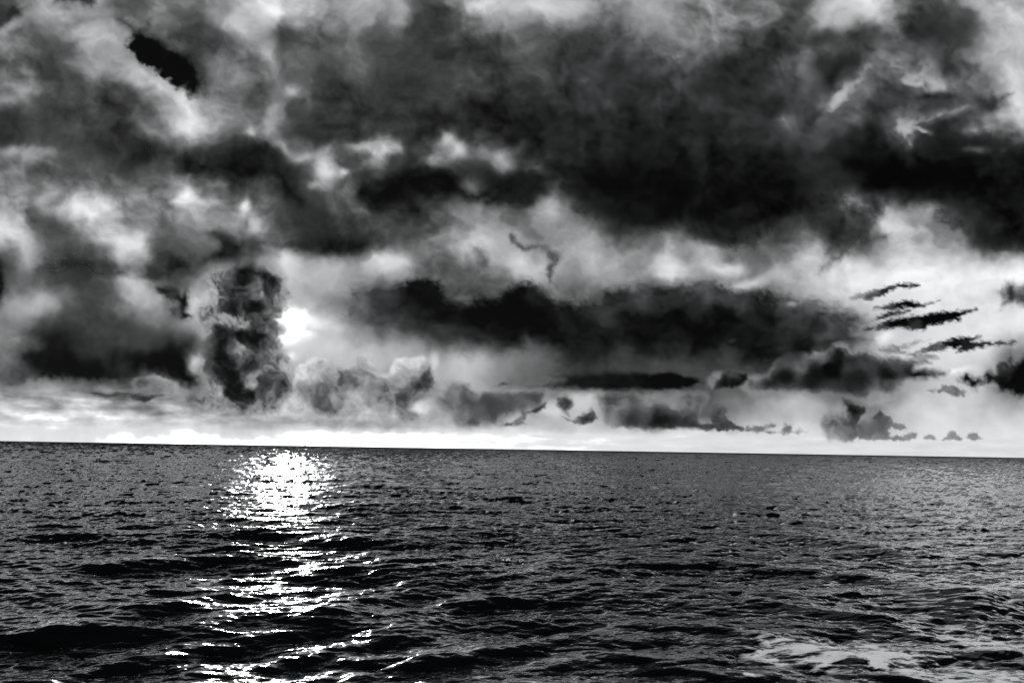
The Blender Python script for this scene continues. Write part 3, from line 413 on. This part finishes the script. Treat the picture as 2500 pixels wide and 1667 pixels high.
# far off only the wave faces turned to the viewer are seen, the backs hide behind crests
fb = .37*(1-1/(1+(r/800)**2)); HX += fb*x/r; HY += fb*y/r
# the waves lean forward: long backs, short steep faces towards the viewer
wx_, wy_ = math.cos(WD), math.sin(WD)
sp = HX*wx_+HY*wy_; sk = SKEW/(1+(r/230)**2); sn = sp/np.clip(1+sk*sp, .38, 3)
HX += (sn-sp)*wx_; HY += (sn-sp)*wy_
X_ = x+CH*DX+sk*Z*wx_*.8; Y_ = y+CH*DY+sk*Z*wy_*.8
nrm = np.stack([-HX, -HY, np.ones_like(HX)], 1); nrm /= np.linalg.norm(nrm, axis=1, keepdims=True)
rough = np.sqrt(np.sqrt(np.clip(2*VAR, 0, 1)))
rough = np.clip(rough*RG[0], RG[1], RG[2])
foam_sheen = np.zeros_like(x)
for (px, py, rx, ry, dens_) in FOAM_SHEEN:
    fx, fy = on_water(px, py)
    k = np.exp(-((x-fx)/rx)**2-((y-fy)/ry)**2)*dens_
    near_ = np.where(k > .02)[0]
    u_ = x[near_]*.9+y[near_]*.25; v_ = y[near_]-x[near_]*.3
    lace = fbm(u_*.55, v_, 1.3, 5, 5, .62)-.5*billow(u_*.6, v_, 1.9, 3, 7)
    foam_sheen[near_] = np.maximum(foam_sheen[near_], sstep(.42, .85, lace*1.25+k[near_]*1.2)*sstep(.03, .3, k[near_]))
co = np.stack([X_, Y_, Z], 1)
nr, na = A.shape
idx = np.arange(nr*na).reshape(nr, na)
quads = np.stack([idx[:-1, :-1], idx[:-1, 1:], idx[1:, 1:], idx[1:, :-1]], -1).reshape(-1, 4)
# the water right below the camera
r2 = np.array([.5, 8, rr[0]+.6]); A2, R2 = np.meshgrid(np.radians(np.arange(0, 361, 6.)), r2)
c2 = np.stack([(R2*np.sin(A2)).ravel(), (R2*np.cos(A2)).ravel(), np.full(A2.size, -.12)], 1)
i2 = np.arange(A2.size).reshape(A2.shape)+len(co)
q2 = np.stack([i2[:-1, :-1], i2[:-1, 1:], i2[1:, 1:], i2[1:, :-1]], -1).reshape(-1, 4)
co = np.concatenate([co, c2]); nrm = np.concatenate([nrm, np.tile([0, 0, 1.], (len(c2), 1))])
rough = np.concatenate([rough, np.full(len(c2), .3)]); foam_sheen = np.concatenate([foam_sheen, np.zeros(len(c2))])
quads = np.concatenate([quads, q2])
wm = bpy.data.materials.new('sea_water'); wm.use_nodes = True; nt = wm.node_tree; nt.nodes.clear()
at = N(nt, 'ShaderNodeAttribute', attribute_name='rough')
gl = N(nt, 'ShaderNodeBsdfGlossy', distribution='GGX'); gl.inputs[0].default_value = (.97, .985, 1, 1); nt.links.new(at.outputs['Fac'], gl.inputs['Roughness'])
dk = N(nt, 'ShaderNodeBsdfDiffuse'); dk.inputs[0].default_value = (.004, .0045, .005, 1)
fr = N(nt, 'ShaderNodeFresnel'); fr.inputs[0].default_value = 1.36
mr_ = N(nt, 'ShaderNodeMapRange'); mr_.inputs[1].default_value = .03; mr_.inputs[2].default_value = FRMAX; mr_.inputs[3].default_value = .004; mr_.inputs[4].default_value = 1.0; nt.links.new(fr.outputs[0], mr_.inputs[0])
mr_.clamp = True; pw = math_node(nt, 'POWER', mr_.outputs[0], FPOW, True)
ms = N(nt, 'ShaderNodeMixShader'); nt.links.new(pw, ms.inputs[0]); nt.links.new(dk.outputs[0], ms.inputs[1]); nt.links.new(gl.outputs[0], ms.inputs[2])
fo = N(nt, 'ShaderNodeBsdfDiffuse'); fo.inputs[0].default_value = (.93, .94, .95, 1)
fa = N(nt, 'ShaderNodeAttribute', attribute_name='foam_sheen')
m2 = N(nt, 'ShaderNodeMixShader'); nt.links.new(fa.outputs['Fac'], m2.inputs[0]); nt.links.new(ms.outputs[0], m2.inputs[1]); nt.links.new(fo.outputs[0], m2.inputs[2])
o_ = N(nt, 'ShaderNodeOutputMaterial'); nt.links.new(m2.outputs[0], o_.inputs[0])
water = make_mesh('water', co, quads, wm, {'rough': rough, 'foam_sheen': foam_sheen}, normals=nrm)
tag(water, 'dark wind-ruffled open sea reaching to the horizon', None, None, 'structure')
print('water', len(co), time.time()-T0)
# ---------------------------------------------------------------- sky dome (high overcast layer, seen against the clear sky beyond)
def grid_quads(mask, idx):
    m = mask[:-1, :-1] | mask[1:, :-1] | mask[1:, 1:] | mask[:-1, 1:]
    q = np.stack([idx[:-1, :-1], idx[:-1, 1:], idx[1:, 1:], idx[1:, :-1]], -1)[m]
    return q, m
xs = np.concatenate([np.arange(-900, -30, 14.), np.arange(-30, 2530, 3.2), np.arange(2530, 3500, 14.)])
ys = np.concatenate([np.arange(-520, -20, 14.), np.arange(-20, 1110, 3.2), np.arange(1110, 1170, 6.)])
GX_, GY_ = np.meshgrid(xs, ys); px = GX_.ravel(); py = GY_.ravel()
tone = sky_tone(px, py)
wob = 120*fbm(px, py, 260, 4, 33)
edge = sstep(-760, -120, px+wob)*sstep(3300, 2620, px+wob)*sstep(-420, -30, py+wob*.6)
g1 = px+34*fbm(px, py, 46, 4, 23); g2 = py+26*fbm(px, py, 46, 4, 29)
gap = np.exp(-((g1-716)/30)**2-((g2-786-.35*(g1-716))/24)**2)      # the thin place where the veiled sun shows through
cov = (1-.34*gap)*edge
d = direction(px, py)
co = d*62000.0+np.array([0, 0, CAM_H])
idx = np.arange(len(px)).reshape(GX_.shape); q, m = grid_quads(np.ones(GX_.shape, bool), idx)
sm = bpy.data.materials.new('sky_overcast'); sm.use_nodes = True; sm.cycles.emission_sampling = 'NONE'; nt = sm.node_tree; nt.nodes.clear()
a1 = N(nt, 'ShaderNodeAttribute', attribute_name='cover'); a2_ = N(nt, 'ShaderNodeAttribute', attribute_name='glow')
em = N(nt, 'ShaderNodeEmission'); vm = N(nt, 'ShaderNodeVectorMath', operation='SCALE'); vm.inputs[0].default_value = (.975, .99, 1); nt.links.new(a2_.outputs['Fac'], vm.inputs['Scale'])
nt.links.new(vm.outputs[0], em.inputs[0])
tr = N(nt, 'ShaderNodeBsdfTransparent'); mxs = N(nt, 'ShaderNodeMixShader'); o_ = N(nt, 'ShaderNodeOutputMaterial')
nt.links.new(a1.outputs['Fac'], mxs.inputs[0]); nt.links.new(tr.outputs[0], mxs.inputs[1]); nt.links.new(em.outputs[0], mxs.inputs[2]); nt.links.new(mxs.outputs[0], o_.inputs[0])
skyo = make_mesh('sky', co, q, sm, {'cover': cov, 'glow': np.clip(tone, 0, 1.0)**2.2*(1+2.4*sstep(.90, 1.0, tone)**1.3*sstep(1000, 1080, py))})
tag(skyo, 'pale overcast sky glowing white over the horizon', None, None, 'structure')
print('sky', time.time()-T0)
# ---------------------------------------------------------------- clouds
SKX, SKY_, SKL = xs, ys, (np.clip(tone, 0, 1)**2.2).reshape(GX_.shape)
def sky_at(px, py):
    fx = np.interp(px, SKX, np.arange(len(SKX))); fy = np.interp(py, SKY_, np.arange(len(SKY_)))
    i = np.minimum(fx.astype(int), len(SKX)-2); j = np.minimum(fy.astype(int), len(SKY_)-2); u = fx-i; v = fy-j
    return (SKL[j, i]*(1-u)+SKL[j, i+1]*u)*(1-v)+(SKL[j+1, i]*(1-u)+SKL[j+1, i+1]*u)*v
cm = bpy.data.materials.new('cloud_vapour'); cm.use_nodes = True; nt = cm.node_tree; nt.nodes.clear()
a1 = N(nt, 'ShaderNodeAttribute', attribute_name='cover'); a2_ = N(nt, 'ShaderNodeAttribute', attribute_name='painted_shade')  # light and shade of the clouds, painted per vertex as a pale-to-dark mix
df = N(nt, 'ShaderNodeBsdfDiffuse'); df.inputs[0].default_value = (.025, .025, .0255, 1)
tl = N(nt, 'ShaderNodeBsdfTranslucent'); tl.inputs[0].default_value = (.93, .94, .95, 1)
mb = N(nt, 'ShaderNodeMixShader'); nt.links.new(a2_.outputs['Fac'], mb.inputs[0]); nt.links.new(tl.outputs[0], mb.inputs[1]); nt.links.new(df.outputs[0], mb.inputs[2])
tr = N(nt, 'ShaderNodeBsdfTransparent'); mxs = N(nt, 'ShaderNodeMixShader'); o_ = N(nt, 'ShaderNodeOutputMaterial')
nt.links.new(a1.outputs['Fac'], mxs.inputs[0]); nt.links.new(tr.outputs[0], mxs.inputs[1]); nt.links.new(mb.outputs[0], mxs.inputs[2]); nt.links.new(mxs.outputs[0], o_.inputs[0])
nv = 0
for c in CLOUDS:
    o = np.array(c['out'], float); m_ = 34+c.get('soft', 10)
    st = 2.4 if c.get('soft', 10) < 8 else 3.6
    xs = np.arange(o[:, 0].min()-m_, o[:, 0].max()+m_, st); ys = np.arange(o[:, 1].min()-m_, o[:, 1].max()+m_, st)
    gx, gy = np.meshgrid(xs, ys); px = gx.ravel(); py = gy.ravel()
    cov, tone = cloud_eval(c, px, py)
    cov, shade = cloud_mix(cov, tone, sky_at(px, py), pale_light(px, py))
    keep = (cov > .004).reshape(gx.shape)
    full = np.arange(len(px)).reshape(gx.shape)
    q, _ = grid_quads(keep, full)
    used = np.unique(q); remap = -np.ones(len(px), int); remap[used] = np.arange(len(used)); q = remap[q]
    px = px[used]; py = py[used]; cov = cov[used]; shade = shade[used]
    D = c['dist']*1000.0
    d = direction(px, py)
    size = min(np.ptp(o[:, 0]), np.ptp(o[:, 1]))/F*D              # metres
    puff = fbm(px, py, 240, 2, c.get('seed', 0)+90)
    th = min(size*.12, 700)*sstep(0, 1, cov)*(1+.5*puff)
    front = d*(D-th)[:, None]; back = d*(D+min(size*.1, 600)*sstep(0, 1, cov))[:, None]
    n = len(px)
    co = np.concatenate([front, back])+np.array([0, 0, CAM_H])
    e = np.concatenate([q[:, [0, 1]], q[:, [1, 2]], q[:, [2, 3]], q[:, [3, 0]]])
    key = np.sort(e, 1); key = key[:, 0].astype(np.int64)*(n+1)+key[:, 1]
    _, first, cnt = np.unique(key, return_index=True, return_counts=True)
    be = e[first[cnt == 1]]
    side = np.stack([be[:, 1], be[:, 0], be[:, 0]+n, be[:, 1]+n], 1)
    Q = np.concatenate([q, q[:, ::-1]+n, side])
    ctr = co.mean(0)
    ob = make_mesh(c['name'], co-ctr, Q, cm, normals=np.concatenate([d, -d]), attrs={'cover': np.concatenate([cov, cov*.15]), 'painted_shade': np.concatenate([shade, shade])})
    ob.location = ctr
    tag(ob, c['label'], 'cloud', c.get('group') or None)
    nv += len(co)
print('clouds', nv, time.time()-T0)
# ---------------------------------------------------------------- distant ship on the horizon
import bmesh
def flat_mat(name, col, rough=.6):
    m = bpy.data.materials.new(name); m.use_nodes = True; nt = m.node_tree; p = nt.nodes['Principled BSDF']
    p.inputs['Roughness'].default_value = rough
    n = N(nt, 'ShaderNodeTexNoise'); n.inputs['Scale'].default_value = .6; r = N(nt, 'ShaderNodeMapRange'); r.inputs[3].default_value = col*.8; r.inputs[4].default_value = col*1.15
    nt.links.new(n.outputs[0], r.inputs[0]); nt.links.new(r.outputs[0], p.inputs['Base Color'])
    return m
p = direction(np.array([745.]), np.array([1086.]))[0]; sd = 10500.0
ship = bpy.data.objects.new('ship', None); COL.objects.link(ship); ship.location = (p[0]/p[1]*sd, sd, 0); ship.empty_display_size = 10
tag(ship, 'tiny distant ship on the horizon in the bright glow left of the middle', 'ship')
def part(name, verts, faces, mat, parent):
    me = bpy.data.meshes.new(name); me.from_pydata(verts, [], faces); me.materials.append(mat); me.update()
    o = bpy.data.objects.new(name, me); COL.objects.link(o); o.parent = parent; return o
def box(x0, x1, y0, y1, z0, z1, tx=0):
    v = [(x0, y0, z0), (x1, y0, z0), (x1, y1, z0), (x0, y1, z0), (x0+tx, y0+.2, z1), (x1-tx, y0+.2, z1), (x1-tx, y1-.2, z1), (x0+tx, y1-.2, z1)]
    return v, [(0, 3, 2, 1), (4, 5, 6, 7), (0, 1, 5, 4), (1, 2, 6, 5), (2, 3, 7, 6), (3, 0, 4, 7)]
hm = flat_mat('hull_paint', .12); um = flat_mat('ship_upper_paint', .35)
L = 21
hv = [(-L, -4, 0), (L*.8, -4, 0), (L*.86, 0, 0), (L*.8, 4, 0), (-L, 4, 0), (-L-1, -5, 7), (L*.8, -5, 7.5), (L+2, 0, 9.5), (L*.8, 5, 7.5), (-L-1, 5, 7)]
part('hull', hv, [(4, 3, 2, 1, 0), (5, 6, 7, 8, 9), (0, 1, 6, 5), (1, 2, 7, 6), (2, 3, 8, 7), (3, 4, 9, 8), (4, 0, 5, 9)], hm, ship)
part('deckhouse', *box(-12, 9, -4, 4, 7.4, 15), um, ship)
part('wheelhouse', *box(-3, 7, -3.4, 3.4, 15.02, 19.5, .8), um, ship)
part('funnel', *box(-10, -6, -1.6, 1.6, 15.02, 22, .5), hm, ship)
part('mast', *box(1, 2, -.5, .5, 19.52, 27, .2), hm, ship)
print('done', time.time()-T0)
